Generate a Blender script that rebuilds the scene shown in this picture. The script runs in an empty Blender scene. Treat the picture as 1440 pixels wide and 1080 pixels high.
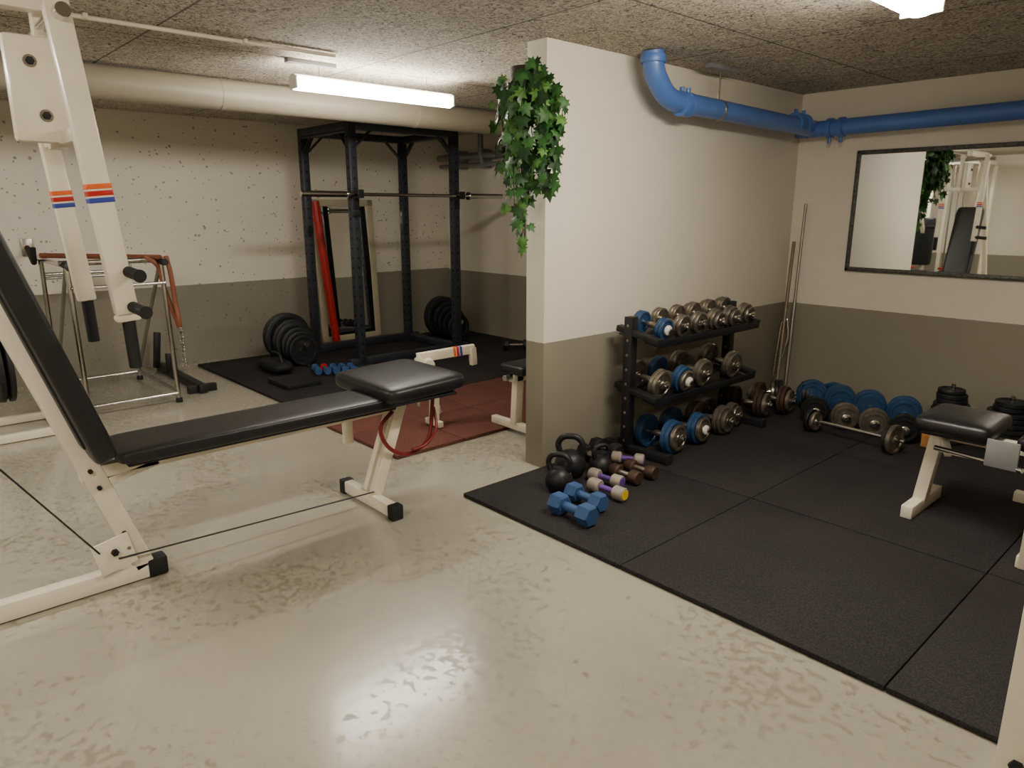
import bpy, bmesh, math, random
from mathutils import Vector, Matrix
random.seed(7)
V=Vector
# ------------------------------------------------------------------ materials
def lin(c):
    return tuple(((x/255)/12.92 if x/255<=0.04045 else ((x/255+0.055)/1.055)**2.4) for x in c)+(1,)
def nodes(m):
    m.use_nodes=True
    nt=m.node_tree
    return nt,nt.nodes,nt.links,nt.nodes['Principled BSDF']
def mat(name,rgb,rough=.5,metal=0,var=.12,scale=8,bump=0,bscale=60,emit=0,coat=0):
    m=bpy.data.materials.new(name); nt,N,L,P=nodes(m)
    c=lin(rgb)
    tc=N.new('ShaderNodeTexCoord')
    no=N.new('ShaderNodeTexNoise'); no.inputs['Scale'].default_value=scale; no.inputs['Detail'].default_value=5
    L.new(tc.outputs['Object'],no.inputs['Vector'])
    r=N.new('ShaderNodeValToRGB')
    r.color_ramp.elements[0].position=.3; r.color_ramp.elements[1].position=.7
    r.color_ramp.elements[0].color=tuple(x*(1-var) for x in c[:3])+(1,)
    r.color_ramp.elements[1].color=tuple(min(1,x*(1+var)) for x in c[:3])+(1,)
    L.new(no.outputs['Fac'],r.inputs['Fac']); L.new(r.outputs['Color'],P.inputs['Base Color'])
    P.inputs['Roughness'].default_value=rough; P.inputs['Metallic'].default_value=metal
    if coat: P.inputs['Coat Weight'].default_value=coat
    if bump:
        n2=N.new('ShaderNodeTexNoise'); n2.inputs['Scale'].default_value=bscale; n2.inputs['Detail'].default_value=4
        L.new(tc.outputs['Object'],n2.inputs['Vector'])
        b=N.new('ShaderNodeBump'); b.inputs['Strength'].default_value=bump; b.inputs['Distance'].default_value=.004
        L.new(n2.outputs['Fac'],b.inputs['Height']); L.new(b.outputs['Normal'],P.inputs['Normal'])
    if emit:
        P.inputs['Emission Color'].default_value=c; P.inputs['Emission Strength'].default_value=emit
    return m
WHITE=mat('cream_paint',(230,221,200),.35,var=.05,coat=.2)
BLACKPAD=mat('black_vinyl',(22,22,24),.38,var=.2,bump=.25,bscale=220)
RUB=mat('black_rubber',(16,16,17),.7,var=.2)
BLK=mat('black_metal',(34,34,36),.45,.3,var=.15)
RACK=mat('slate_powdercoat',(54,58,66),.42,.35,var=.1)
HOLE=mat('hole_dark',(8,8,9),.8)
CHR=mat('chrome',(200,198,192),.16,1,var=.05)
STEEL=mat('worn_steel',(156,148,136),.32,.9,var=.25,scale=25)
GUN=mat('gunmetal_iron',(130,122,110),.38,.75,var=.3,scale=25)
DKIRON=mat('dark_iron',(36,36,38),.5,.4,var=.3,scale=30)
BLUEP=mat('blue_iron',(36,70,108),.45,.1,var=.25,scale=20)
BLUEH=mat('blue_neoprene',(42,76,122),.6,0,var=.15)
PURP=mat('purple_rubber',(92,60,140),.5); GREYV=mat('grey_vinyl',(150,140,128),.5)
YEL=mat('yellow_cap',(220,190,30),.5); BRN=mat('rust_iron',(70,50,40),.55,.4,var=.3)
BPIPE=mat('blue_pipe_paint',(78,116,186),.38,var=.08,coat=.15)
RED=mat('red_paint',(180,28,24),.35); ORG=mat('orange_stripe',(225,100,30),.5); BLUS=mat('blue_stripe',(40,60,150),.5)
REDF=mat('dark_red_paint',(120,28,26),.4)
WOOD=mat('wood',(190,130,70),.5,var=.25,scale=18)
LEATH=mat('leather_strap',(128,74,48),.6,var=.2)
DUCT=mat('duct_paint',(152,144,126),.45,var=.06,scale=3)
PLAST=mat('white_plastic',(225,222,212),.4,var=.03)
ALU=mat('aluminium',(150,146,138),.4,.8,var=.1)
TAN=mat('tan_anodised_rod',(132,118,98),.5,.4,var=.1)
MIRR=mat('mirror_glass',(225,228,226),.015,1,var=.0)
FRAMEG=mat('carved_grey_frame',(84,84,78),.5,.3,var=.5,scale=60,bump=.8,bscale=90)
FRAMEB=mat('beige_frame',(188,178,150),.45,var=.06)
PIPEG=mat('grey_pipe',(140,140,142),.4,.3)
LF=[mat('ivy_leaf_a',(46,90,38),.5,var=.35,scale=30),mat('ivy_leaf_b',(80,124,54),.5,var=.35,scale=30),mat('ivy_leaf_c',(28,62,28),.55,var=.3,scale=30)]
for m_ in LF: m_.node_tree.nodes['Principled BSDF'].inputs['Specular IOR Level'].default_value=.3
VINE=mat('ivy_stem',(50,52,28),.7)
BASK=mat('dark_basket',(60,42,28),.7,var=.4,scale=60)
LAMP=mat('lamp_diffuser_cool',(255,248,236),.5,var=0,emit=78)
LAMPW=mat('lamp_diffuser_warm',(255,245,230),.5,var=0,emit=82)

def wallmat(name,up,lo,z0=.715,pits=False):
    m=bpy.data.materials.new(name); nt,N,L,P=nodes(m)
    tc=N.new('ShaderNodeTexCoord'); sx=N.new('ShaderNodeSeparateXYZ'); L.new(tc.outputs['Object'],sx.inputs[0])
    no=N.new('ShaderNodeTexNoise'); no.inputs['Scale'].default_value=25; L.new(tc.outputs['Object'],no.inputs['Vector'])
    ma=N.new('ShaderNodeMath'); ma.operation='MULTIPLY_ADD'; ma.inputs[1].default_value=.006; L.new(no.outputs['Fac'],ma.inputs[0]); L.new(sx.outputs['Z'],ma.inputs[2])
    gt=N.new('ShaderNodeMath'); gt.operation='GREATER_THAN'; gt.inputs[1].default_value=z0+.003; L.new(ma.outputs[0],gt.inputs[0])
    n2=N.new('ShaderNodeTexNoise'); n2.inputs['Scale'].default_value=1.6; n2.inputs['Detail'].default_value=6; L.new(tc.outputs['Object'],n2.inputs['Vector'])
    mr=N.new('ShaderNodeMapRange'); mr.inputs['To Min'].default_value=.9; mr.inputs['To Max'].default_value=1.05; L.new(n2.outputs['Fac'],mr.inputs['Value'])
    mx=N.new('ShaderNodeMix'); mx.data_type='RGBA'; mx.inputs['A'].default_value=lin(lo); mx.inputs['B'].default_value=lin(up); L.new(gt.outputs[0],mx.inputs['Factor'])
    mu=N.new('ShaderNodeVectorMath'); mu.operation='SCALE'; L.new(mx.outputs['Result'],mu.inputs[0]); L.new(mr.outputs[0],mu.inputs['Scale'])
    out=mu.outputs[0]
    n3=N.new('ShaderNodeTexNoise'); n3.inputs['Scale'].default_value=45; n3.inputs['Detail'].default_value=6; L.new(tc.outputs['Object'],n3.inputs['Vector'])
    hgt=n3.outputs['Fac']
    if pits:
        vo=N.new('ShaderNodeTexVoronoi'); vo.inputs['Scale'].default_value=22; L.new(tc.outputs['Object'],vo.inputs['Vector'])
        n4=N.new('ShaderNodeTexNoise'); n4.inputs['Scale'].default_value=14; L.new(tc.outputs['Object'],n4.inputs['Vector'])
        a=N.new('ShaderNodeMapRange'); a.inputs['From Min'].default_value=.40; a.inputs['From Max'].default_value=.75; a.inputs['To Min'].default_value=.0; a.inputs['To Max'].default_value=.37; L.new(n4.outputs['Fac'],a.inputs['Value'])
        lt=N.new('ShaderNodeMath'); lt.operation='LESS_THAN'; L.new(vo.outputs['Distance'],lt.inputs[0]); L.new(a.outputs[0],lt.inputs[1])
        sb=N.new('ShaderNodeMath'); sb.operation='MULTIPLY'; sb.inputs[1].default_value=.65; L.new(lt.outputs[0],sb.inputs[0])
        m2=N.new('ShaderNodeMix'); m2.data_type='RGBA'; m2.inputs['B'].default_value=lin((104,98,86)); L.new(out,m2.inputs['A']); L.new(sb.outputs[0],m2.inputs['Factor'])
        out=m2.outputs['Result']
    L.new(out,P.inputs['Base Color']); P.inputs['Roughness'].default_value=.6
    b=N.new('ShaderNodeBump'); b.inputs['Strength'].default_value=.25; b.inputs['Distance'].default_value=.004
    L.new(hgt,b.inputs['Height']); L.new(b.outputs['Normal'],P.inputs['Normal'])
    return m
WUP=(230,223,207); WLO=(142,136,120)
WALL=wallmat('painted_wall',WUP,WLO); WALLP=wallmat('painted_pitted_wall',WUP,WLO,.73,True)

def floormat():
    m=bpy.data.materials.new('epoxy_floor'); nt,N,L,P=nodes(m)
    tc=N.new('ShaderNodeTexCoord')
    n1=N.new('ShaderNodeTexNoise'); n1.inputs['Scale'].default_value=.9; n1.inputs['Detail'].default_value=4; L.new(tc.outputs['Object'],n1.inputs['Vector'])
    r1=N.new('ShaderNodeValToRGB'); r1.color_ramp.elements[0].position=.3; r1.color_ramp.elements[1].position=.7
    r1.color_ramp.elements[0].color=lin((152,147,132)); r1.color_ramp.elements[1].color=lin((171,166,150)); L.new(n1.outputs['Fac'],r1.inputs['Fac'])
    n2=N.new('ShaderNodeTexNoise'); n2.inputs['Scale'].default_value=30; n2.inputs['Detail'].default_value=3; n2.inputs['Roughness'].default_value=.6; L.new(tc.outputs['Object'],n2.inputs['Vector'])
    n3=N.new('ShaderNodeTexNoise'); n3.inputs['Scale'].default_value=1.3; L.new(tc.outputs['Object'],n3.inputs['Vector'])
    ad=N.new('ShaderNodeMath'); ad.operation='MULTIPLY_ADD'; ad.inputs[1].default_value=.6; L.new(n3.outputs['Fac'],ad.inputs[0]); L.new(n2.outputs['Fac'],ad.inputs[2])
    r2=N.new('ShaderNodeValToRGB'); r2.color_ramp.elements[0].position=.895; r2.color_ramp.elements[1].position=.91
    r2.color_ramp.elements[0].color=(0,0,0,1); r2.color_ramp.elements[1].color=(1,1,1,1)
    L.new(ad.outputs[0],r2.inputs['Fac'])
    mm=N.new('ShaderNodeMath'); mm.operation='MULTIPLY'; mm.inputs[1].default_value=.6; L.new(r2.outputs['Color'],mm.inputs[0])
    mx=N.new('ShaderNodeMix'); mx.data_type='RGBA'; mx.inputs['B'].default_value=lin((116,110,92)); L.new(r1.outputs['Color'],mx.inputs['A']); L.new(mm.outputs[0],mx.inputs['Factor'])
    L.new(mx.outputs['Result'],P.inputs['Base Color'])
    mr=N.new('ShaderNodeMapRange'); mr.inputs['To Min'].default_value=.19; mr.inputs['To Max'].default_value=.30; L.new(r2.outputs['Color'],mr.inputs['Value']); L.new(mr.outputs[0],P.inputs['Roughness'])
    P.inputs['Specular IOR Level'].default_value=.75
    n5=N.new('ShaderNodeTexNoise'); n5.inputs['Scale'].default_value=6; n5.inputs['Detail'].default_value=2; L.new(tc.outputs['Object'],n5.inputs['Vector'])
    b=N.new('ShaderNodeBump'); b.inputs['Strength'].default_value=.12; b.inputs['Distance'].default_value=.01; L.new(n5.outputs['Fac'],b.inputs['Height'])
    L.new(b.outputs['Normal'],P.inputs['Normal'])
    return m
def ceilmat():
    m=bpy.data.materials.new('woodwool_ceiling'); nt,N,L,P=nodes(m)
    tc=N.new('ShaderNodeTexCoord')
    n1=N.new('ShaderNodeTexNoise'); n1.inputs['Scale'].default_value=24; n1.inputs['Detail'].default_value=7; n1.inputs['Roughness'].default_value=.75; n1.inputs['Distortion'].default_value=2.6; L.new(tc.outputs['Object'],n1.inputs['Vector'])
    r1=N.new('ShaderNodeValToRGB'); e=r1.color_ramp.elements
    e[0].position=.38; e[0].color=lin((56,48,40)); e[1].position=.58; e[1].color=lin((240,232,216))
    x=r1.color_ramp.elements.new(.47); x.color=lin((190,180,162))
    L.new(n1.outputs['Fac'],r1.inputs['Fac'])
    br=N.new('ShaderNodeTexBrick'); br.inputs['Scale'].default_value=1; br.inputs['Brick Width'].default_value=2.0; br.inputs['Row Height'].default_value=1.2; br.inputs['Mortar Size'].default_value=.006; br.offset=0
    br.inputs['Color1'].default_value=(1,1,1,1); br.inputs['Color2'].default_value=(.93,.93,.93,1); br.inputs['Mortar'].default_value=(.3,.3,.3,1)
    L.new(tc.outputs['Object'],br.inputs['Vector'])
    mx=N.new('ShaderNodeMix'); mx.data_type='RGBA'; mx.blend_type='MULTIPLY'; mx.inputs['Factor'].default_value=1; L.new(r1.outputs['Color'],mx.inputs['A']); L.new(br.outputs['Color'],mx.inputs['B'])
    L.new(mx.outputs['Result'],P.inputs['Base Color']); P.inputs['Roughness'].default_value=.95
    b=N.new('ShaderNodeBump'); b.inputs['Strength'].default_value=.85; b.inputs['Distance'].default_value=.02; L.new(n1.outputs['Fac'],b.inputs['Height']); L.new(b.outputs['Normal'],P.inputs['Normal'])
    return m
def rubmat(name,a,bcol,thr=.62):
    m=bpy.data.materials.new(name); nt,N,L,P=nodes(m)
    tc=N.new('ShaderNodeTexCoord')
    n1=N.new('ShaderNodeTexNoise'); n1.inputs['Scale'].default_value=170; n1.inputs['Detail'].default_value=3; L.new(tc.outputs['Object'],n1.inputs['Vector'])
    n2=N.new('ShaderNodeTexNoise'); n2.inputs['Scale'].default_value=2.5; n2.inputs['Detail'].default_value=5; L.new(tc.outputs['Object'],n2.inputs['Vector'])
    r1=N.new('ShaderNodeValToRGB'); e=r1.color_ramp.elements; e[0].position=.4;e[0].color=lin(a); e[1].position=thr+.1; e[1].color=lin(bcol); L.new(n1.outputs['Fac'],r1.inputs['Fac'])
    mr=N.new('ShaderNodeMapRange'); mr.inputs['To Min'].default_value=.7; mr.inputs['To Max'].default_value=1.4; L.new(n2.outputs['Fac'],mr.inputs['Value'])
    mu=N.new('ShaderNodeVectorMath'); mu.operation='SCALE'; L.new(r1.outputs['Color'],mu.inputs[0]); L.new(mr.outputs[0],mu.inputs['Scale'])
    L.new(mu.outputs[0],P.inputs['Base Color']); P.inputs['Roughness'].default_value=.82; P.inputs['Specular IOR Level'].default_value=.3
    b=N.new('ShaderNodeBump'); b.inputs['Strength'].default_value=.5; b.inputs['Distance'].default_value=.003; L.new(n1.outputs['Fac'],b.inputs['Height']); L.new(b.outputs['Normal'],P.inputs['Normal'])
    return m
FLOOR=floormat(); CEIL=ceilmat(); MATB=rubmat('black_rubber_mat',(26,24,25),(52,48,48)); MATR=rubmat('red_rubber_mat',(76,42,36),(112,66,56))

# ------------------------------------------------------------------ builder
def frame(d):
    d=V(d).normalized(); up=V((0,0,1)) if abs(d.z)<.95 else V((0,1,0))
    x=up.cross(d).normalized(); y=d.cross(x); return x,y,d
class O:
    def __init__(s,name): s.n=name; s.v=[]; s.f=[]; s.mi=[]; s.mats=[]
    def add(s,vs,fs,m):
        if m not in s.mats: s.mats.append(m)
        i=s.mats.index(m); o=len(s.v); s.v+=[tuple(v) for v in vs]
        for f in fs: s.f.append([o+k for k in f]); s.mi.append(i)
    def bm(s,bm,m,M):
        bm.verts.index_update(); s.add([M@v.co for v in bm.verts],[[v.index for v in f.verts] for f in bm.faces],m); bm.free()
    def box(s,c,size,m,bev=.004,R=None,seg=2):
        bm=bmesh.new(); bmesh.ops.create_cube(bm,size=1)
        for v in bm.verts: v.co=V((v.co.x*size[0],v.co.y*size[1],v.co.z*size[2]))
        bev=min(bev,min(size)*.45)
        if bev>0: bmesh.ops.bevel(bm,geom=bm.edges[:],offset=bev,segments=seg,profile=.5,affect='EDGES')
        M=Matrix.Translation(c)@(R.to_4x4() if R else Matrix.Identity(4)); s.bm(bm,m,M); return s
    def beam(s,a,b,w,h,m,bev=.004,ext=0):
        a=V(a);b=V(b); x,y,d=frame(b-a); R=Matrix((x,y,d)).transposed()
        s.box((a+b)/2,(w,h,(b-a).length+ext),m,bev,R); return s
    def rev(s,p,ax,prof,m,seg=28):
        x,y,d=frame(ax); p=V(p); vs=[];fs=[]
        for r,h in prof:
            for k in range(seg):
                a=2*math.pi*k/seg; vs.append(p+d*h+(x*math.cos(a)+y*math.sin(a))*max(r,.00005))
        for i in range(len(prof)-1):
            for k in range(seg):
                k2=(k+1)%seg; fs.append([i*seg+k,i*seg+k2,(i+1)*seg+k2,(i+1)*seg+k])
        fs.append(list(range(seg))[::-1]); fs.append([(len(prof)-1)*seg+k for k in range(seg)])
        s.add(vs,fs,m); return s
    def cyl(s,a,b,r,m,seg=20,r2=None,bev=.0015):
        a=V(a);b=V(b);l=(b-a).length; r2=r if r2 is None else r2; bev=min(bev,r*.3,l*.2)
        return s.rev(a,b-a,[(r-bev,0),(r,bev),(r2,l-bev),(r2-bev,l)],m,seg)
    def pipe(s,pts,r,m,rad=0,seg=14,n=8):
        P=[V(p) for p in pts]
        if rad:
            Q=[P[0]]
            for i in range(1,len(P)-1):
                a=(P[i-1]-P[i]); b=(P[i+1]-P[i]); q=min(rad,a.length*.49,b.length*.49)
                p0=P[i]+a.normalized()*q; p2=P[i]+b.normalized()*q
                for k in range(n+1):
                    t=k/n; Q.append((1-t)**2*p0+2*t*(1-t)*P[i]+t*t*p2)
            Q.append(P[-1]); P=Q
        x,y,d=frame(P[1]-P[0]); vs=[];fs=[]
        for i,p in enumerate(P):
            if i==0: t=P[1]-P[0]
            elif i==len(P)-1: t=P[-1]-P[-2]
            else: t=(P[i+1]-P[i]).normalized()+(P[i]-P[i-1]).normalized()
            t.normalize(); x=(x-t*x.dot(t)).normalized(); y=t.cross(x)
            for k in range(seg):
                a=2*math.pi*k/seg; vs.append(p+(x*math.cos(a)+y*math.sin(a))*r)
        for i in range(len(P)-1):
            for k in range(seg):
                k2=(k+1)%seg; fs.append([i*seg+k,i*seg+k2,(i+1)*seg+k2,(i+1)*seg+k])
        fs.append(list(range(seg))[::-1]); fs.append([(len(P)-1)*seg+k for k in range(seg)])
        s.add(vs,fs,m); return s
    def pad(s,c,size,m,R=None,e1=.42,e2=.16,nu=56,nv=20):
        R=R or Matrix.Identity(3); c=V(c); vs=[];fs=[]
        pw=lambda w,e: math.copysign(abs(w)**e,w)
        for j in range(nv+1):
            ph=-math.pi/2+math.pi*j/nv
            for i in range(nu):
                th=2*math.pi*(i+.5)/nu
                p=V((pw(math.cos(ph),e1)*pw(math.cos(th),e2)*size[0]/2,pw(math.cos(ph),e1)*pw(math.sin(th),e2)*size[1]/2,pw(math.sin(ph),e1)*size[2]/2))
                vs.append(c+R@p)
        for j in range(nv):
            for i in range(nu):
                i2=(i+1)%nu; fs.append([j*nu+i,j*nu+i2,(j+1)*nu+i2,(j+1)*nu+i])
        s.add(vs,fs,m); return s
    def plate(s,p,ax,R,t,m,hub=CHR):
        h=t/2
        s.rev(p,ax,[(.001,-h*.9),(.26*R,-h*.9),(.30*R,-h*.5),(.76*R,-h*.5),(.80*R,-h),(.96*R,-h),(R,-h*.7),(R,h*.7),(.96*R,h),(.80*R,h),(.76*R,h*.5),(.30*R,h*.5),(.26*R,h*.9),(.001,h*.9)],m,36)
        return s
    def done(s):
        me=bpy.data.meshes.new(s.n); me.from_pydata(s.v,[],s.f)
        for m in s.mats: me.materials.append(m)
        me.polygons.foreach_set('material_index',s.mi)
        bm=bmesh.new(); bm.from_mesh(me); bmesh.ops.recalc_face_normals(bm,faces=bm.faces[:]); bm.to_mesh(me); bm.free()
        me.polygons.foreach_set('use_smooth',[True]*len(me.polygons))
        me.set_sharp_from_angle(angle=math.radians(38))
        me.update()
        o=bpy.data.objects.new(s.n,me); bpy.context.collection.objects.link(o); return o

# ------------------------------------------------------------------ room
XL,XR,YB,YF,ZC=-7.0,1.6,5.35,-2.8,2.24
def room(name,lo,hi,m):
    c=[(a+b)/2 for a,b in zip(lo,hi)]; O(name).box(c,[b-a for a,b in zip(lo,hi)],m,0).done()
room('floor',(XL-.2,YF-.2,-.1),(XR+.2,YB+.2,0),FLOOR)
room('ceiling',(XL-.2,YF-.2,ZC),(XR+.2,YB+.2,ZC+.1),CEIL)
room('wall_left',(XL-.15,YF-.15,0),(XL,YB+.15,ZC),WALLP)
room('wall_back',(XL,YB,0),(XR,YB+.15,ZC),WALL)
room('wall_right',(XR,YF-.15,0),(XR+.15,YB+.15,ZC),WALL)
room('wall_front',(XL,YF-.15,0),(XR,YF,ZC),WALL)
PX0,PX1,PY=-2.82,-2.68,2.68
O('wall_partition').box(((PX0+PX1)/2,(PY+YB)/2,ZC/2),(PX1-PX0,YB-PY,ZC),WALL,.004).done()

def tiles(name,xs,ys,m,t=.022,g=.003):
    o=O(name)
    for i in range(len(xs)-1):
        for j in range(len(ys)-1):
            o.box(((xs[i]+xs[i+1])/2,(ys[j]+ys[j+1])/2,t/2),(abs(xs[i+1]-xs[i])-g,abs(ys[j+1]-ys[j])-g,t),m,.005)
    o.done()
MT=.022
tiles('rubber_gym_mat',[-2.66,-1.64,-.62,.40,1.42],[2.09,3.11],MATB)
tiles('rubber_gym_mat',[-2.66,-1.64,-.62,.40,1.42],[3.115,4.13,5.15],MATB)
tiles('rubber_gym_mat',[-6.75,-5.6,-4.46],[2.2,3.22,4.24,5.26],MATB)
tiles('red_rubber_mat',[-4.45,-3.9,-3.35],[2.15,2.65,3.15,3.65,4.15,4.65,5.15],MATR)

# ------------------------------------------------------------------ ceiling things
o=O('ventilation_duct')
o.cyl((-4.85,YF+.02,2.135),(-4.85,YB-.02,2.135),.095,DUCT,32)
for y in (-1,.4,1.9,3.4,4.7): o.cyl((-4.85,y-.015,2.135),(-4.85,y+.015,2.135),.098,DUCT,32)
o.done()
o=O('ceiling_conduit'); o.cyl((-3.72,YF+.02,2.225),(-3.72,2.1,2.225),.010,WHITE,10)
for y in (-1,0,.9,1.6): o.box((-3.72,y,2.228),(.05,.02,.022),WHITE,.003)
o.done()
def lamp(name,x,y0,y1,z,w,m,hang=True):
    o=O(name)
    o.box((x,(y0+y1)/2,z+.035),(w*.5,y1-y0,.02),PLAST,.004)
    n=12; vs=[];fs=[]
    for yy in (y0+.01,y1-.01):
        for k in range(n+1):
            a=math.radians(-25)+math.radians(230)*k/n; vs.append((x+math.cos(a)*w/2,yy,z+.004-math.sin(a)*.045))
    for k in range(n): fs.append([k,k+1,n+2+k,n+1+k])
    fs.append(list(range(n+1))); fs.append([n+1+k for k in range(n+1)][::-1])
    o.add(vs,fs,m)
    o.box((x,y0+.005,z),(w*1.02,.012,.07),PLAST,.004); o.box((x,y1-.005,z),(w*1.02,.012,.07),PLAST,.004)
    if hang:
        o.cyl((x-.02,y0+.18,z+.04),(x-.02,y0+.18,ZC),.003,STEEL,8); o.cyl((x-.02,y1-.18,z+.04),(x-.02,y1-.18,ZC),.003,STEEL,8)
        o.box((x,y0+.12,ZC-.012),(.05,.30,.024),PIPEG,.003)
    else:
        o.box((x,(y0+y1)/2,(z+.044+ZC)/2),(w*.3,(y1-y0)*.9,ZC-z-.044),PLAST,.003)
    return o.done()
lamp('fluorescent_ceiling_lamp',-4.0,1.98,3.10,2.115,.085,LAMP)
lamp('fluorescent_ceiling_lamp',-1.13,1.95,3.13,2.165,.15,LAMPW,False)
lamp('fluorescent_ceiling_lamp',-4.0,-1.2,-.05,2.13,.13,LAMP,False)
lamp('fluorescent_ceiling_lamp',-1.2,-1.4,-.2,2.13,.12,LAMPW,False)

# blue drain pipe
o=O('blue_drain_pipe'); zp=1.99; xp=-2.52
o.pipe([(xp,3.32,ZC),(xp,3.33,2.14),(xp,3.46,zp+.02),(xp,5.21,zp-.01)],.057,BPIPE,.16,seg=28,n=10)
o.cyl((xp,5.19,zp-.02),(1.55,5.19,zp+.03),.055,BPIPE,28)
o.cyl((xp-.02,5.19,zp-.02),(xp-.10,5.19,zp-.02),.055,BPIPE,28)
for y,r in ((3.60,.068),(3.66,.066),(4.95,.068),(5.06,.068)):
    o.cyl((xp,y-.018,zp+.01),(xp,y+.018,zp+.01),r,BPIPE,28)
    o.cyl((xp,y,zp+.06),(xp,y,zp+.10),.014,BPIPE,12)
o.rev((xp,3.325,2.2),(0,0,1),[(.066,-.02),(.068,-.015),(.068,.015),(.066,.02)],BPIPE,28)
for x in (-2.38,-2.30): 
    o.cyl((x-.018,5.19,zp-.018),(x+.018,5.19,zp-.018),.067,BPIPE,28); o.cyl((x,5.19,zp-.12),(x,5.19,zp-.06),.012,BPIPE,12)
for y in (3.98,):
    o.cyl((xp,y-.01,zp+.008),(xp,y+.01,zp+.008),.062,STEEL,28); o.cyl((xp,y,zp+.05),(xp,y,ZC),.005,STEEL,8); o.box((xp+.02,y-.02,ZC-.012),(.05,.28,.024),PIPEG,.003)
o.done()
o=O('heating_pipe')
o.cyl((XL+.02,5.22,1.99),(-2.83,5.22,1.99),.035,PIPEG,16); o.cyl((XL+.02,5.24,1.9),(-4.2,5.24,1.9),.022,PIPEG,16)
o.pipe([(-6.2,5.2,ZC),(-6.2,5.2,1.98),(-6.2,5.24,1.9)],.03,PIPEG,.05)
for x in (-6.6,-6.2,-5.4,-4.4): o.box((x,5.27,1.96),(.03,.14,.2),PIPEG,.004)
o.done()

# ------------------------------------------------------------------ power rack
rx=(-5.65,-6.52); ry=(3.29,4.40); H=2.15; w=.072
o=O('power_rack')
for x in rx:
    for y in ry:
        o.beam((x,y,MT+.001),(x,y,H),w,w,RACK)
        k=0.15
        while k<H-.1:
            o.cyl((x,y-w/2-.0008,k),(x,y+w/2+.0008,k),.011,HOLE,10,bev=0); o.cyl((x-w/2-.0008,y,k+.0),(x+w/2+.0008,y,k+.0),.011,HOLE,10,bev=0)
            k+=.085
for x in rx:
    o.beam((x,ry[0]-.12,MT+.038),(x,ry[1]+.12,MT+.038),.06,w,RACK); o.beam((x,ry[0],H-.035),(x,ry[1],H-.035),.07,w-.004,RACK)
    for y,s in ((ry[0],1),(ry[1],-1)):
        o.beam((x,y+s*.03,H-.22),(x,y+s*.20,H-.06),.05,.012,RACK)
        o.box((x,y,MT+.007),(.12,.16,.012),RACK,.003)
for y in ry:
    o.beam((rx[0],y,H-.036),(rx[1],y,H-.036),.07,.068,RACK)
    for x,s in ((rx[0],-1),(rx[1],1)): o.beam((x+s*.03,y,H-.22),(x+s*.2,y,H-.06),.05,.012,RACK)
o.beam((rx[1],ry[0],.065),(rx[1],ry[1],.065),.07,.07,RACK)
o.beam((rx[0],ry[1],.065),(rx[1],ry[1],.065),.07,.07,RACK)
o.cyl((rx[0]+.02,ry[0]-.02,H-.08),(rx[1],ry[0]-.02,H-.08),.016,RACK,12)
for y in ry:
    o.box((rx[0]+.042,y,1.50),(.012,.06,.16),BLK,.002); o.box((rx[0]+.085,y,1.522),(.09,.06,.016),BLK,.002); o.box((rx[0]+.127,y,1.55),(.012,.06,.07),BLK,.002)
o.box((rx[0]+.042,ry[0],1.38),(.012,.09,.05),BLK,.002)
o.done()
bx=rx[0]+.085; bz=1.545
o=O('barbell')
o.cyl((bx,3.20,bz),(bx,4.50,bz),.0145,CHR,20)
for a,b in ((2.76,3.19),(4.51,4.94)): o.cyl((bx,a,bz),(bx,b,bz),.025,CHR,24)
for y in (3.19,4.51): o.cyl((bx,y-.012,bz),(bx,y+.012,bz),.038,CHR,24)
o.done()

# leaning mirror + red pipe
o=O('leaning_floor_mirror')
R=Matrix.Rotation(math.radians(-3),3,'Y')
c=V((-6.94,3.92,.77)); hh=1.5; ww=.72
o.box(c,(.02,ww,hh),FRAMEB,.004,R); o.box(c+R@V((.0115,0,0)),(.003,ww-.14,hh-.14),MIRR,0,R)
for s in (-1,1):
    o.box(c+R@V((.012,s*(ww/2-.035),0)),(.02,.07,hh),FRAMEB,.006,R); o.box(c+R@V((.012,0,s*(hh/2-.035))),(.02,ww,.07),FRAMEB,.006,R)
o.done()
o=O('red_standpipe'); o.cyl((-6.70,3.62,MT+.003),(-6.80,3.52,1.5),.042,RED,20); o.cyl((-6.789,3.531,1.3),(-6.792,3.528,1.34),.05,RED,20); o.done()

def plates(name,x,y,seq,lean=0):
    o=O(name)
    for dx,R,t in seq:
        o.plate((x+dx,y+random.uniform(-.01,.01),MT+R+.001),(1,0,.05),R,t,DKIRON)
    o.cyl((x-.08,y,MT+.20),(x+seq[-1][0]+.06,y,MT+.20),.024,CHR,16)
    o.box((x-.06,y,MT+.013),(.05,.3,.024),BLK,.003); o.box((x-.06,y,MT+.12),(.04,.04,.236),BLK,.003)
    o.box((x+seq[-1][0]/2,y,MT+.011),(seq[-1][0]+.2,.05,.02),BLK,.003)
    o.done()
plates('weight_plate_rack',-6.38,2.92,[(0,.225,.04),(.05,.225,.04),(.13,.20,.035),(.19,.19,.035),(.25,.17,.03),(.30,.155,.03),(.36,.14,.03)])
plates('weight_plate_rack',-6.45,4.80,[(0,.225,.04),(.06,.225,.04),(.14,.20,.035),(.20,.18,.035),(.26,.16,.03),(.32,.14,.03)])
o=O('exercise_bag'); o.pad((-5.95,2.60,MT+.062),(.42,.2,.12),RUB,e1=.8,e2=.5); o.pipe([(-6.05,2.60,.11),(-6.0,2.60,.2),(-5.85,2.60,.2),(-5.8,2.60,.11)],.01,BLK,.04); o.done()
o=O('small_hand_weights')
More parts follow.
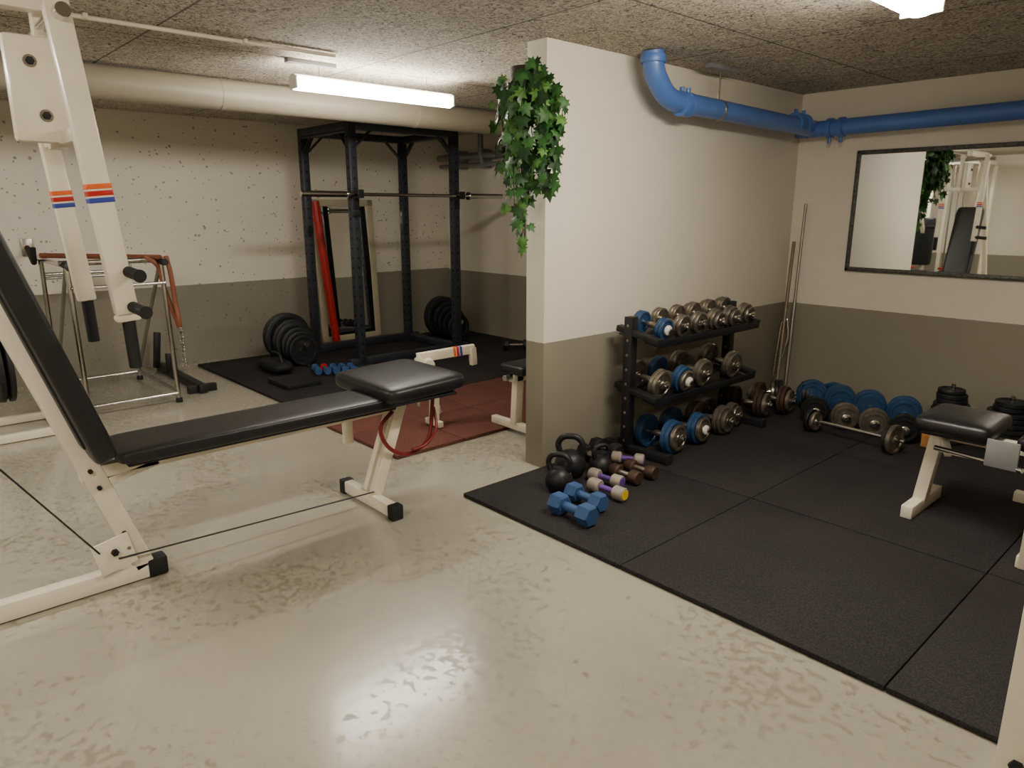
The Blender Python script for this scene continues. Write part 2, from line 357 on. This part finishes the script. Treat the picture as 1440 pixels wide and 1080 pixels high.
for i in range(5):
    x=-5.72+i*.04; y=2.86+i*.065; o.cyl((x,y,MT+.037),(x+.16,y-.05,MT+.037),.016,BLUEH,10); o.rev((x,y,MT+.037),(1,-.3,0),[(.03,-.02),(.035,-.01),(.035,.01),(.03,.02)],RED if i==1 else BLUEH,8); o.rev((x+.16,y-.05,MT+.037),(1,-.3,0),[(.03,-.02),(.035,-.01),(.035,.01),(.03,.02)],BLUEH,8)
o.done()
o=O('flat_rubber_block'); o.box((-5.42,2.52,MT+.021),(.36,.3,.04),RUB,.006); o.done()
o=O('scattered_dumbbells')
for x,y,an in ((-5.0,5.0,.2),(-4.75,4.95,1.2),(-4.5,5.05,.6),(-4.35,4.75,1.6),(-4.1,4.9,.3),(-5.25,4.85,.9)):
    d=V((math.cos(an),math.sin(an),0))*.1; c=V((x,y,MT+.055))
    o.cyl(c-d,c+d,.015,STEEL,10)
    for s in (-1,1): o.rev(c+d*s,d,[(.045,-.03),(.055,-.02),(.055,.02),(.045,.03)],DKIRON,8)
o.done()

# ------------------------------------------------------------------ seated press machine / long bench (left)
def stripes(o,a,b,w,h,t0):
    a=V(a);b=V(b);d=(b-a).normalized()
    for k,(m) in enumerate((ORG,RED,BLUS)):
        p=a+(b-a)*t0+d*.022*k; o.beam(p,p+d*.016,w+.003,h+.003,m,.0005)
cx=-2.88
o=O('seated_press_bench_machine')
la=V((cx,.655,.05)); lt=V((cx,.02,2.06))
o.beam(la,lt,.06,.075,WHITE,.008)
o.beam((cx,.72,.04),(cx,-.95,.04),.06,.07,WHITE,.008)
o.beam((cx,.66,.04),(cx,.735,.04),.068,.078,RUB,.01)
o.beam((cx-.35,-.95,.04),(cx+.35,-.95,.04),.06,.07,WHITE,.008)
o.beam((cx,-.95,.05),(cx,.02,2.06),.05,.06,WHITE,.008)
o.box((cx+.044,.55,.15),(.008,.13,.13),WHITE,.003,Matrix.Rotation(math.radians(12),3,'X')); o.cyl((cx+.045,.55,.16),(cx+.062,.55,.16),.014,DKIRON,6)
o.cyl((cx+.03,.60,.16),(cx+.05,.60,.16),.008,STEEL,6)
o.beam((cx,.48,.475),(cx,1.9,.485),.05,.05,WHITE,.006)
o.beam((cx,.52,.42),(cx,.75,.47),.05,.03,WHITE,.004)
o.box((cx,1.2,.508),(.24,1.16,.014),BLK,.003)
o.pad((cx,1.21,.54),(.29,1.24,.06),BLACKPAD,e1=.35,e2=.1)
o.box((cx,1.9,.545),(.4,.36,.014),BLK,.003)
Rp=Matrix.Rotation(math.radians(2),3,'X')
o.pad((cx-.06,1.92,.59),(.55,.46,.10),BLACKPAD,Rp,e1=.5,e2=.2)
ang=math.radians(17)
Rb=Matrix.Rotation(ang,3,'X')
ctr=V((cx,.535-math.sin(ang)*.46+.02,.55+.46*math.cos(ang)))
o.pad(ctr,(.30,.085,.94),BLACKPAD,Rb,e1=.16,e2=.3)
o.box(ctr+Rb@V((0,-.042,0)),(.2,.014,.8),BLK,.003,Rb)
for s in (-.3,.25): o.box(ctr+Rb@V((0,-.06,s)),(.05,.05,.06),WHITE,.003,Rb)
for zz in (.2,.4,.47): 
    o.cyl((cx+.03,.655-.305*zz,zz+.02),(cx+.045,.655-.305*zz,zz+.02),.009,DKIRON,6)
for dx in (-.03,.03):
    o.beam((cx+dx,1.70,.07),(cx+dx,1.86,.5),.035,.06,WHITE,.005)
o.beam((cx-.24,1.69,.04),(cx+.22,1.69,.04),.05,.06,WHITE,.006)
for s in (-1,1): o.beam((cx-.01+s*.20,1.69,.037),(cx-.01+s*.25,1.69,.037),.062,.074,RUB,.008)
o.pipe([(cx+.05,1.80,.47),(cx+.08,1.70,.42),(cx+.08,1.74,.31),(cx+.07,1.86,.23),(cx+.05,2.02,.27),(cx+.03,2.06,.53)],.010,REDF,.08)
o.pipe([(cx+.09,1.88,.27),(cx+.09,1.96,.27),(cx+.09,2.04,.34),(cx+.03,2.06,.44)],.008,REDF,.05)
o.cyl((cx-.14,1.66,.30),(cx-.14,1.66,.46),.026,WHITE,16); o.beam((cx-.14,1.66,.455),(cx,1.72,.47),.03,.03,WHITE)
A1=[(-2.70,.575,2.05),(-2.70,.665,1.07)]; A2=[(-3.12,.585,1.66),(-3.12,.635,1.08)]
o.beam(*A1,.048,.072,WHITE,.006); o.beam(*A2,.045,.062,WHITE,.006)
stripes(o,*A1,.048,.072,.56); stripes(o,*A2,.045,.062,.30)
o.beam((-2.70,.605,1.655),(-3.12,.59,1.655),.05,.045,WHITE,.006)
o.beam((-2.70,.665,1.07),(-2.70,.667,1.045),.055,.08,WHITE,.01)
for z,l in ((1.215,.10),(1.095,.12)):
    o.cyl((-2.69,.68,z),(-2.69+l,.69,z-.01),.019,RUB,16); o.cyl((-2.69+l,.69,z-.01),(-2.69+l+.006,.69,z-.01),.022,RUB,16)
o.cyl((-2.70,.667,1.05),(-2.70,.672,.88),.021,RUB,16); o.cyl((-3.12,.636,1.09),(-3.12,.64,.92),.021,RUB,16)
o.cyl((-3.13,.63,1.2),(-3.25,.62,1.2),.019,RUB,16)
o.cyl((-2.62,.58,2.0),(-3.18,.58,2.0),.022,CHR,16)
o.beam((cx,.0,2.07),(cx,.64,2.07),.06,.07,WHITE,.006); o.beam((-2.96,.58,2.06),(-2.96,.58,1.62),.05,.05,WHITE)
o.box((-2.90,.545,1.80),(.05,.185,.33),WHITE,.012)
for y,z in ((.52,1.885),(.545,1.72)): o.cyl((-2.876,y,z),(-2.862,y,z),.013,DKIRON,6); o.cyl((-2.876,y,z),(-2.872,y,z),.02,STEEL,16)
o.pipe([(cx+.05,.56,.13),(cx+.05,1.68,.09)],.0035,BLK,seg=6)
o.pipe([(cx+.05,.5,.17),(cx+.02,.15,.72),(cx,-.05,1.3)],.0035,BLK,seg=6)
o.done()

# ------------------------------------------------------------------ benches on the red mat
o=O('weight_bench'); bx0=-3.27; dy=-.10
o.pad((bx0,3.22+dy,.425),(.22,.30,.07),BLACKPAD); o.pad((bx0,3.90+dy,.425),(.27,1.0,.07),BLACKPAD,e1=.35,e2=.1)
o.beam((bx0,3.08+dy,.37),(bx0,4.35+dy,.37),.05,.05,WHITE); o.beam((bx0,3.12+dy,.06),(bx0,3.14+dy,.39),.05,.06,WHITE)
o.beam((bx0-.22,3.12+dy,.05),(bx0+.22,3.12+dy,.05),.045,.05,WHITE); o.beam((bx0,4.3+dy,.06),(bx0,4.3+dy,.39),.05,.06,WHITE); o.beam((bx0-.24,4.3+dy,.05),(bx0+.24,4.3+dy,.05),.045,.05,WHITE)
o.cyl((bx0,3.10+dy,.38),(bx0,3.02+dy,.38),.02,CHR)
o.done()
o=O('leg_extension_bench')
def q(x,y,z): return (x+.07,y-.09,z)
o.beam(q(-3.76,2.76,MT+.005),q(-3.80,2.80,.38),.045,.055,WHITE)
o.beam(q(-3.88,2.72,.47),q(-3.72,3.08,.51),.045,.06,WHITE); stripes(o,q(-3.88,2.72,.47),q(-3.72,3.08,.51),.045,.06,.62)
o.beam(q(-3.72,3.06,.52),q(-3.72,3.07,.40),.035,.045,WHITE); o.cyl(q(-3.88,2.80,.44),q(-3.76,2.74,.44),.032,WHITE)
o.beam(q(-3.80,2.80,.36),q(-3.88,2.72,.48),.045,.045,WHITE); o.beam(q(-3.95,2.85,.28),q(-3.80,2.80,.36),.04,.04,WHITE)
o.beam(q(-3.84,2.76,MT+.025),q(-3.68,2.76,MT+.025),.035,.04,WHITE); o.cyl(q(-3.82,2.68,.16),q(-3.82,2.68,.26),.012,CHR); o.beam(q(-3.82,2.68,.22),q(-3.79,2.79,.22),.03,.03,WHITE)
o.beam(q(-3.97,2.95,MT+.005),q(-3.95,2.85,.30),.04,.04,WHITE)
o.done()

# ------------------------------------------------------------------ far-left
o=O('chrome_dip_station')
z=1.05; X0,X1,Y0,Y1=-6.55,-5.55,1.05,1.65
for x in (X0,X1):
    for y in (Y0,Y1): o.cyl((x,y,0.0),(x+(.06 if x==X0 else -.06),y,z),.017,CHR,14); o.rev((x,y,.01),(0,0,1),[(.024,-.01),(.024,.02),(.02,.025)],RUB,14)
    o.cyl((x,Y0,.07),(x,Y1,.07),.014,CHR,12); o.cyl((x*.99-.06,Y0,.9),(x*.99-.06,Y1,.9),.012,CHR,12)
for y in (Y0,Y1): o.cyl((X0-.02,y,z),(X1+.02,y,z),.018,CHR,14); o.cyl((X0,y,.08),(X1,y,.08),.014,CHR,12)
o.cyl((X0,Y0,.08),(X1-.1,Y0,z-.02),.014,CHR,12); o.cyl((X0,Y1,.08),(X1-.1,Y1,z-.02),.014,CHR,12)
o.cyl((X0,Y0,z-.12),(X0,Y1,z-.12),.014,CHR,12)
o.cyl((X1-.15,Y0-.03,z+.01),(X1-.15,Y1+.05,z+.01),.02,STEEL,12)
for y in (Y0,Y1): o.cyl((X1-.12,y,z),(X1+.04,y,z),.023,RUB,14)
o.pipe([(X1-.03,Y1+.03,z+.035),(X1+.03,Y1+.03,z-.06),(X1+.0,Y1+.05,z-.3),(X1+.04,Y1+.05,z-.42),(X1+.0,Y1+.06,z-.50),(X1-.03,Y1+.05,z-.40)],.017,LEATH,.1)
o.pipe([(X1-.06,Y1,z+.03),(X1-.4,Y1-.25,z+.03),(X0+.1,Y0,z+.03)],.019,LEATH,.1)
o.pipe([(X1-.08,Y1-.1,z+.04),(X1-.06,Y1-.02,z-.02),(X1-.05,Y1+.0,z-.2),(X1-.03,Y1+.05,z-.42)],.016,LEATH,.1)
for i in range(14):
    zz=z-.5-i*.024; d=(.011,0,0) if i%2 else (0,.011,0)
    c=V((X1+.02,Y1+.06,zz)); o.pipe([c+V(d)+V((0,0,.014)),c-V(d)+V((0,0,.014)),c-V(d)-V((0,0,.014)),c+V(d)-V((0,0,.014)),c+V(d)+V((0,0,.014))],.004,CHR,seg=6)
o.done()
o=O('black_steel_floor_stand')
o.beam((-6.85,1.9,.036),(-5.68,1.88,.036),.06,.07,BLK); o.beam((-5.75,1.78,.031),(-5.75,2.0,.031),.05,.06,BLK); o.beam((-6.8,1.86,.03),(-6.8,1.9,.35),.05,.05,BLK); o.beam((-6.5,1.88,.03),(-6.5,1.89,.2),.05,.05,BLK)
o.done()
o=O('wall_hook'); o.box((-6.985,1.05,1.12),(.03,.08,.14),STEEL,.003); o.pipe([(-6.98,1.05,1.12),(-6.6,1.02,1.02),(-6.45,1.0,1.03),(-6.42,1.0,1.14)],.02,RUB,.06); o.done()
o=O('plate_loaded_leg_machine')
for y in (.86,.30): o.beam((-5.75,y,.03),(-5.2,y,.03),.05,.05,WHITE)
for x in (-5.72,-5.25): o.beam((x,-.2,.03),(x,.88,.03),.05,.05,WHITE)
o.beam((-5.30,.86,.04),(-5.35,.50,.98),.045,.05,WHITE); o.beam((-5.70,.86,.04),(-5.65,.50,.98),.045,.05,WHITE); o.beam((-5.3,.50,.97),(-5.7,.50,.97),.045,.05,WHITE)
o.cyl((-5.5,.30,.45),(-5.5,.86,.45),.022,CHR)
o.beam((-5.3,.69,.45),(-5.7,.69,.45),.045,.05,WHITE)
for y,R in ((.56,.24),(.61,.24),(.76,.22),(.81,.20)): o.plate((-5.5,y,.45),(0,1,0),R,.035,DKIRON)
for R in (.16,.10): o.rev((-5.5,.832,.45),(0,1,0),[(R-.025,-.004),(R,-.004),(R,.004),(R-.025,.004)],CHR,36)
o.pipe([(-5.25,.5,.75),(-5.2,.6,.85),(-5.2,.75,.78)],.016,RUB,.05)
o.done()

# cable tower behind the viewer (seen in wall mirror)
o=O('cable_tower_machine')
for x in (-4.5,-3.9,-3.3):
    for y in (-1.4,-2.1): o.beam((x,y,0),(x+(.0),y,2.1),.05,.05,WHITE)
    o.beam((x,-2.1,2.08),(x,-1.4,2.08),.05,.05,WHITE); o.beam((x,-2.1,.03),(x,-1.1,.03),.05,.05,WHITE)
for y in (-1.4,-2.1): o.beam((-4.5,y,2.08),(-3.3,y,2.08),.05,.05,WHITE); o.beam((-4.5,y,.05),(-3.3,y,.05),.05,.05,WHITE)
for x in (-4.2,-3.6):
    for dx in (-.08,.08): o.cyl((x+dx,-1.6,.05),(x+dx,-1.6,2.05),.012,CHR,12)
    for i in range(12): o.box((x,-1.6,.1+i*.035),(.24,.12,.03),DKIRON,.003)
    o.box((x,-1.6,.54),(.24,.12,.03),RED,.003); o.cyl((x,-1.6,.55),(x,-1.6,2.0),.004,BLK,6)
    o.rev((x,-1.55,1.98),(1,0,0),[(.03,-.015),(.06,-.015),(.05,0),(.06,.015),(.03,.015)],RED,20)
o.beam((-3.9,-1.4,.9),(-3.9,-1.1,1.3),.05,.05,WHITE); o.pad((-3.9,-1.0,.5),(.35,.4,.08),BLACKPAD); o.beam((-3.9,-1.4,.3),(-3.9,-1.0,.45),.05,.05,WHITE)
o.pad((-3.9,-1.28,.95),(.3,.08,.7),BLACKPAD,e1=.2,e2=.3)
o.done()

# ------------------------------------------------------------------ dumbbell rack
ys0,ys1=3.20,4.25
o=O('dumbbell_rack')
tl=V((1,0,-.17)).normalized()
for y in (ys0,ys1):
    o.beam((-2.50,y,.04),(-2.50,y,.83),.055,.06,BLK)
    o.beam((-2.66,y,MT+.027),(-2.20,y,MT+.027),.05,.05,BLK); o.beam((-2.215,y,MT+.031),(-2.19,y,MT+.031),.055,.058,RUB)
    for zc in (.735,.40,):
        c=V((-2.45,y,zc)); o.beam(c-tl*.14,c+tl*.16,.05,.035,BLK); 
    for k in range(9): o.cyl((-2.50,y-.0315,.1+k*.085),(-2.50,y+.0315,.1+k*.085),.009,STEEL,8)
for zc in (.735,.40):
    for s in (-.09,.10):
        c=V((-2.45,0,zc))+tl*s-V((0,0,.035))
        Rr=Matrix.Rotation(math.atan2(.17,1),3,'Y')
        o.box((c.x,(ys0+ys1)/2,c.z),(.10,ys1-ys0,.006),BLK,.001,Rr)
    c=V((-2.45,0,zc))+tl*.155-V((0,0,.015)); o.box((c.x,(ys0+ys1)/2,c.z),(.006,ys1-ys0+.04,.045),BLK,.001,Rr)
o.beam((-2.55,ys0,.08),(-2.55,ys1,.08),.04,.04,BLK)
o.done()
def dumbbell(c,ax,R,gap,ma,mb=None,np_=3,name='dumbbell',knob=None):
    c=V(c); ax=V(ax).normalized(); mb=mb or ma
    o=O(name); t=.018+R*.08
    o.cyl(c-ax*(gap/2+np_*t+.03),c+ax*(gap/2+np_*t+.03),.0135,CHR,14)
    o.rev(c,ax,[(.012,-gap*.4),(.017,-gap*.2),(.019,0),(.017,gap*.2),(.012,gap*.4)],STEEL,16)
    for s,m in ((-1,ma),(1,mb)):
        rr=R
        for i in range(np_):
            o.plate(c+ax*s*(gap/2+t*(i+.5)),ax,rr,t*.95,m if i<2 else GUN); rr*=(.97 if i==0 else .8)
        e=c+ax*s*(gap/2+np_*t)
        o.rev(e,ax*s,[(.02,0),(.03,.002),(.03,.014),(.024,.018),(.018,.02)],knob or CHR,10)
    return o.done()
axs=(1,0,-.17)
for i in range(6):
    y=3.33+.174*i; R=.064+.001*i
    zc=.735-.032+R*1.0/math.cos(.17)+.004
    dumbbell((-2.45,y,zc+.002),axs,R,.115,BLUEP if i==0 else GUN,None,2 if i<3 else 3,knob=PLAST if i==0 else None)
for i,(y,R,ma,mb) in enumerate(((3.31,.086,GUN,GUN),(3.52,.082,BLUEP,BLUEP),(3.74,.086,GUN,GUN),(4.08,.088,GUN,GUN))):
    zc=.40-.032+R*1.0/math.cos(.17)+.005
    dumbbell((-2.45,y,zc),axs,R,.13,ma,mb,2 if i!=1 else 3,knob=PLAST if i==1 else None)
for i,(y,R,ma) in enumerate(((3.38,.100,BLUEP),(3.64,.097,BLUEP),(3.92,.094,GUN),(4.12,.08,GUN))):
    dumbbell((-2.40+(.0 if i<3 else -.05),y,MT+R+.001),(1,0.05,0),R,.13,ma,None,3,knob=PLAST if i==1 else None)
for (x,y,R,m,a) in ((-2.42,4.42,.10,BRN,.2),(-2.36,4.64,.10,BRN,.15),(-2.33,4.88,.095,DKIRON,.5)):
    dumbbell((x,y,MT+R+.001),(math.cos(a),math.sin(a),0),R,.13,m,None,3)
for (x0,x1,ma,mb,R) in ((-2.20,-2.02,BLUEP,DKIRON,.105),(-2.00,-1.82,BLUEP,GUN,.105),(-1.80,-1.64,BLUEP,GUN,.105),(-1.58,-1.46,BLUEP,DKIRON,.105)):
    a=V((x0,4.93,MT+R+.001)); b=V((x1,4.60,MT+R*.86+.001)); ax=(b-a).normalized()
    o=O('dumbbell'); o.cyl(a-ax*.06,b+ax*.07,.0135,CHR,14)
    for k,rr in ((-.02,R),(.012,R),(.044,R*.85)): o.plate(a+ax*k,ax,rr,.028,ma)
    for k,rr in ((-.03,R*.8),(.0,R*.86),(.03,R*.7)): o.plate(b+ax*k,ax,rr,.026,mb)
    o.rev(b+ax*.045,ax,[(.02,0),(.03,.002),(.03,.014),(.018,.02)],CHR,10)
    o.done()
o=O('dumbbell'); a=V((-2.10,5.06,MT+.096)); ax=V((.1,1,0)).normalized()
o.cyl(a-ax*.06,a+ax*.03,.0135,CHR); [o.plate(a+ax*k,ax,.095,.028,BLUEP) for k in (-.03,.0)]; o.done()
o=O('short_barbell'); a=V((-1.95,4.40,MT+.075)); b=V((-1.42,4.33,MT+.089)); ax=(b-a).normalized(); o.cyl(a-ax*.05,b+ax*.06,.013,CHR,14)
for p,R,m in ((a,.074,DKIRON),(a+ax*.03,.06,GUN),(b,.088,GUN),(b-ax*.03,.08,DKIRON)): o.plate(p,ax,R,.025,m)
o.done()
for (x,y,rs) in ((-1.30,4.86,[.12,.12,.12,.11,.11,.11,.10,.10,.085,.085,.075]),(-1.0,4.92,[.14,.14,.14,.135,.135,.13,.12,.12,.09,.09])):
    o=O('weight_plate_stack'); z=MT
    o.cyl((x,y,MT),(x,y,MT+len(rs)*.03+.03),.012,CHR)
    for r in rs: o.plate((x+random.uniform(-.006,.006),y+random.uniform(-.006,.006),z+.0145),(0,0,1),r,.028,DKIRON); z+=.03
    o.done()
o=O('wooden_block'); o.box((-1.335,4.645,MT+.106),(.05,.10,.21),WOOD,.004); o.done()

def hexdb(name,c,an,L,r,m,mh=None,seg=6,cap=None):
    c=V(c); d=V((math.cos(an),math.sin(an),0)); o=O(name); mh=mh or m
    o.cyl(c-d*L*.3,c+d*L*.3,r*.42,mh,14)
    for s in (-1,1):
        e=c+d*s*L*.2
        o.rev(e,d*s,[(r*.8,0),(r,.008),(r,L*.3-.008),(r*.86,L*.3)],m,seg)
        if cap: o.cyl(e+d*s*L*.3,e+d*s*(L*.3+.003),r*.7,cap,12)
    return o.done()
h=MT+.001
hexdb('hex_dumbbell',(-2.07,2.27,h+.05),-.02,.25,.052,BLUEH)
hexdb('hex_dumbbell',(-2.13,2.43,h+.046),-.05,.23,.048,BLUEH)
hexdb('vinyl_dumbbell',(-2.14,2.60,h+.036),.02,.22,.036,GREYV,PURP,14,YEL)
hexdb('vinyl_dumbbell',(-2.36,3.04,h+.034),.5,.18,.034,GREYV,PURP,14,PURP)
hexdb('vinyl_dumbbell',(-2.25,2.72,h+.034),.1,.2,.034,GREYV,PURP,14,PURP)
hexdb('round_dumbbell',(-2.21,2.83,h+.038),-.05,.19,.038,BRN,STEEL,16)
hexdb('round_dumbbell',(-2.20,2.95,h+.038),.05,.19,.038,BRN,STEEL,16)
hexdb('hex_dumbbell',(-2.53,3.05,h+.05),.0,.20,.048,RUB,CHR)
hexdb('hex_dumbbell',(-2.50,2.90,h+.05),-.1,.20,.048,RUB,CHR)
def kettle(x,y,R,an):
    o=O('kettlebell'); z=h
    prof=[(R*.6,0)]+[(R*math.sin(t),R*.92-R*math.cos(t)) for t in [math.radians(a) for a in range(42,172,10)]]+[(R*.1,R*1.92)]
    prof=[(r,max(0,zz-R*.17)) for r,zz in prof]
    o.rev((x,y,z),(0,0,1),prof,BLK,28)
    d=V((math.cos(an),math.sin(an),0)); c=V((x,y,z+R*1.4))
    o.pipe([c-d*R*.62,c-d*R*.85+V((0,0,R*.75)),c-d*R*.45+V((0,0,R*1.25)),c+d*R*.45+V((0,0,R*1.25)),c+d*R*.85+V((0,0,R*.75)),c+d*R*.62],R*.2,BLK,R*.5,seg=14)
    o.done()
kettle(-2.36,2.48,.072,.5); kettle(-2.46,2.67,.084,.6); kettle(-2.37,2.82,.06,1.2)

# ------------------------------------------------------------------ wall mirror
o=O('wall_mirror'); mx0,mx1,mz0,mz1=-2.235,-.85,.985,1.82; fw=.03
o.box(((mx0+mx1)/2,YB-.008,(mz0+mz1)/2),(mx1-mx0-.02,.012,mz1-mz0-.02),FRAMEG,0)
o.box(((mx0+mx1)/2,YB-.016,(mz0+mz1)/2),(mx1-mx0-.04,.004,mz1-mz0-.04),MIRR,0)
for x in (mx0+fw/2,mx1-fw/2): o.box((x,YB-.015,(mz0+mz1)/2),(fw,.03,mz1-mz0),FRAMEG,.008)
for z in (mz0+fw/2,mz1-fw/2): o.box(((mx0+mx1)/2,YB-.015,z),(mx1-mx0,.03,fw),FRAMEG,.008)
o.done()
o=O('telescopic_pole'); o.cyl((-2.50,5.12,MT+.001),(-2.575,5.335,1.46),.010,ALU,14); o.cyl((-2.50,5.12,MT+.001),(-2.537,5.227,.75),.013,ALU,14); o.done()
o=O('long_metal_rod'); o.cyl((-2.54,5.06,MT+.001),(-2.64,5.335,1.18),.012,TAN,14); o.done()
o=O('cable_pull_bar'); o.pipe([(-2.655,5.20,.02),(-2.655,5.28,.56),(-2.62,5.30,.60),(-2.59,5.28,.45),(-2.64,5.18,.02)],.010,CHR,.06); o.cyl((-2.65,5.23,.25),(-2.61,5.23,.25),.008,CHR,12); o.done()

# ------------------------------------------------------------------ right bench
o=O('bench_press_station')
by=3.63
o.pad((-.91,by,.475),(.31,.38,.085),BLACKPAD,e1=.5,e2=.2); o.box((-.91,by,.43),(.26,.3,.012),BLK,.003)
o.beam((-1.03,3.42,MT+.031),(-1.03,3.82,MT+.031),.05,.06,WHITE)
o.beam((-1.03,by-.04,MT+.04),(-1.0,by,.42),.055,.06,WHITE); o.beam((-1.03,by,.405),(.35,by,.405),.05,.05,WHITE)
o.beam((-.98,by-.02,.40),(-.92,3.52,.34),.03,.03,WHITE)
o.box((-.70,3.42,.42),(.12,.012,.12),PIPEG,.004); o.box((-.72,3.54,.40),(.04,.25,.03),PIPEG,.003)
o.cyl((-.98,3.52,.36),(-.62,3.42,.37),.012,CHR); 
o.pad((-.2,by,.455),(.95,.28,.07),BLACKPAD,e1=.35,e2=.1)
for y in (3.27,4.05): o.beam((-.52,y,MT+.001),(-.52,y,1.15),.06,.06,WHITE); o.beam((-.75 if y>4 else -.56,y,MT+.026),(-.2,y,MT+.026),.05,.05,WHITE)
o.beam((-.52,3.27,.33),(-.52,4.05,.33),.05,.05,WHITE); o.beam((.3,by,MT+.001),(.3,by,.42),.05,.05,WHITE); o.beam((.3,3.4,MT+.03),(.3,3.9,MT+.03),.05,.05,WHITE)
o.done()
o=O('squat_machine_frame')
o.beam((-.188,1.572,.0),(-.188,1.572,2.05),.10,.10,WHITE,.008); o.beam((-.178,1.583,.041),(.9,1.583,.041),.07,.08,WHITE); o.beam((.9,1.583,0),(.9,1.583,2.05),.10,.10,WHITE,.008); o.beam((-.178,1.583,2.02),(.9,1.583,2.02),.07,.08,WHITE)
o.beam((-.13,1.583,.5),(.85,1.583,.5),.05,.05,WHITE)
o.cyl((-.2,1.525,.36),(-.2,1.512,.36),.014,DKIRON,6)
o.done()

# ------------------------------------------------------------------ ivy
o=O('hanging_ivy_plant')
pc=V((-2.70,2.59,2.04))
o.rev((-2.75,2.60,1.98),(0,0,1),[(.05,0),(.07,.02),(.078,.12),(.074,.12),(.05,.03)],BASK,20)
outl=[(0,.05),(.28,-.15),(.3,.08),(.6,.15),(.38,.38),(.52,.68),(.22,.6),(0,1.05),(-.22,.6),(-.52,.68),(-.38,.38),(-.6,.15),(-.3,.08),(-.28,-.15)]
def leaf(p,s,m):
    az=math.atan2(p.y-2.72,p.x+2.75)+random.uniform(-.9,.9)
    n=V((math.cos(az),math.sin(az),random.uniform(-.1,.6))).normalized()
    t=V((random.uniform(-.9,.9),random.uniform(-.9,.9),-1)); t=(t-n*t.dot(n)).normalized(); b=n.cross(t)
    vs=[p+t*.35*s+n*.10*s]+[p+b*x*s+t*y*s-n*(.12*s*(x*x+ (y-.3)**2)) for x,y in outl]
    k=len(outl); o.add(vs,[[0,1+i,1+(i+1)%k] for i in range(k)],m)
def clear(p):
    if PX0-.02<p.x<PX1+.03 and p.y>2.62: p.y=2.61
    return p
N=27
for i in range(N):
    ang=random.uniform(-math.pi*1.0,math.pi*.08)
    Rr=random.uniform(.07,.21)
    L=random.choice([.25,.35,.45,.5,.55]) if i>5 else [.92,.88,.84,.70,.62,.76][i]
    if i<3 or i==5: ang=-2.0+.2*i if i<3 else -1.4; Rr=.04+.02*i
    pts=[]; top=random.uniform(-.02,.05)
    for k in range(13):
        t=k/12
        r=Rr*min(1,t*3.2)*(1-.35*max(0,t-.3)) ; zz=(top*math.sin(min(1,t*4)*math.pi)) - L*max(0,t-.12)
        pts.append(clear(V((pc.x+math.cos(ang)*r*1.1+random.uniform(-.008,.008),pc.y+math.sin(ang)*r*.75,pc.z+zz))))
    o.pipe(pts,.0022,VINE,seg=5)
    n=int(L/.042)+3
    for j in range(n):
        u=j/(n-1)*12; a=int(min(11,u)); qq=pts[a].lerp(pts[a+1],u-a)
        qq=qq+V((random.uniform(-.035,.035),random.uniform(-.03,.01),random.uniform(-.01,.03)))
        leaf(clear(qq),random.uniform(.045,.078),random.choice([LF[0],LF[0],LF[1],LF[2]]))
for i in range(55):
    qq=pc+V((random.uniform(-.13,.18),random.uniform(-.12,.03),random.uniform(-.15,.07)))
    leaf(clear(qq),random.uniform(.045,.075),random.choice(LF))
o.done()

# ------------------------------------------------------------------ camera + world
cam=bpy.data.cameras.new('camera'); co=bpy.data.objects.new('camera',cam); bpy.context.collection.objects.link(co)
co.location=(0,0,1.42); co.rotation_euler=(math.radians(90-13.8),0,math.radians(47.6)); cam.sensor_width=36; cam.lens=25.0; cam.clip_start=.02
bpy.context.scene.camera=co
w=bpy.data.worlds.new('world'); bpy.context.scene.world=w; w.use_nodes=True
w.node_tree.nodes['Background'].inputs[0].default_value=(1,.93,.82,1); w.node_tree.nodes['Background'].inputs[1].default_value=.3
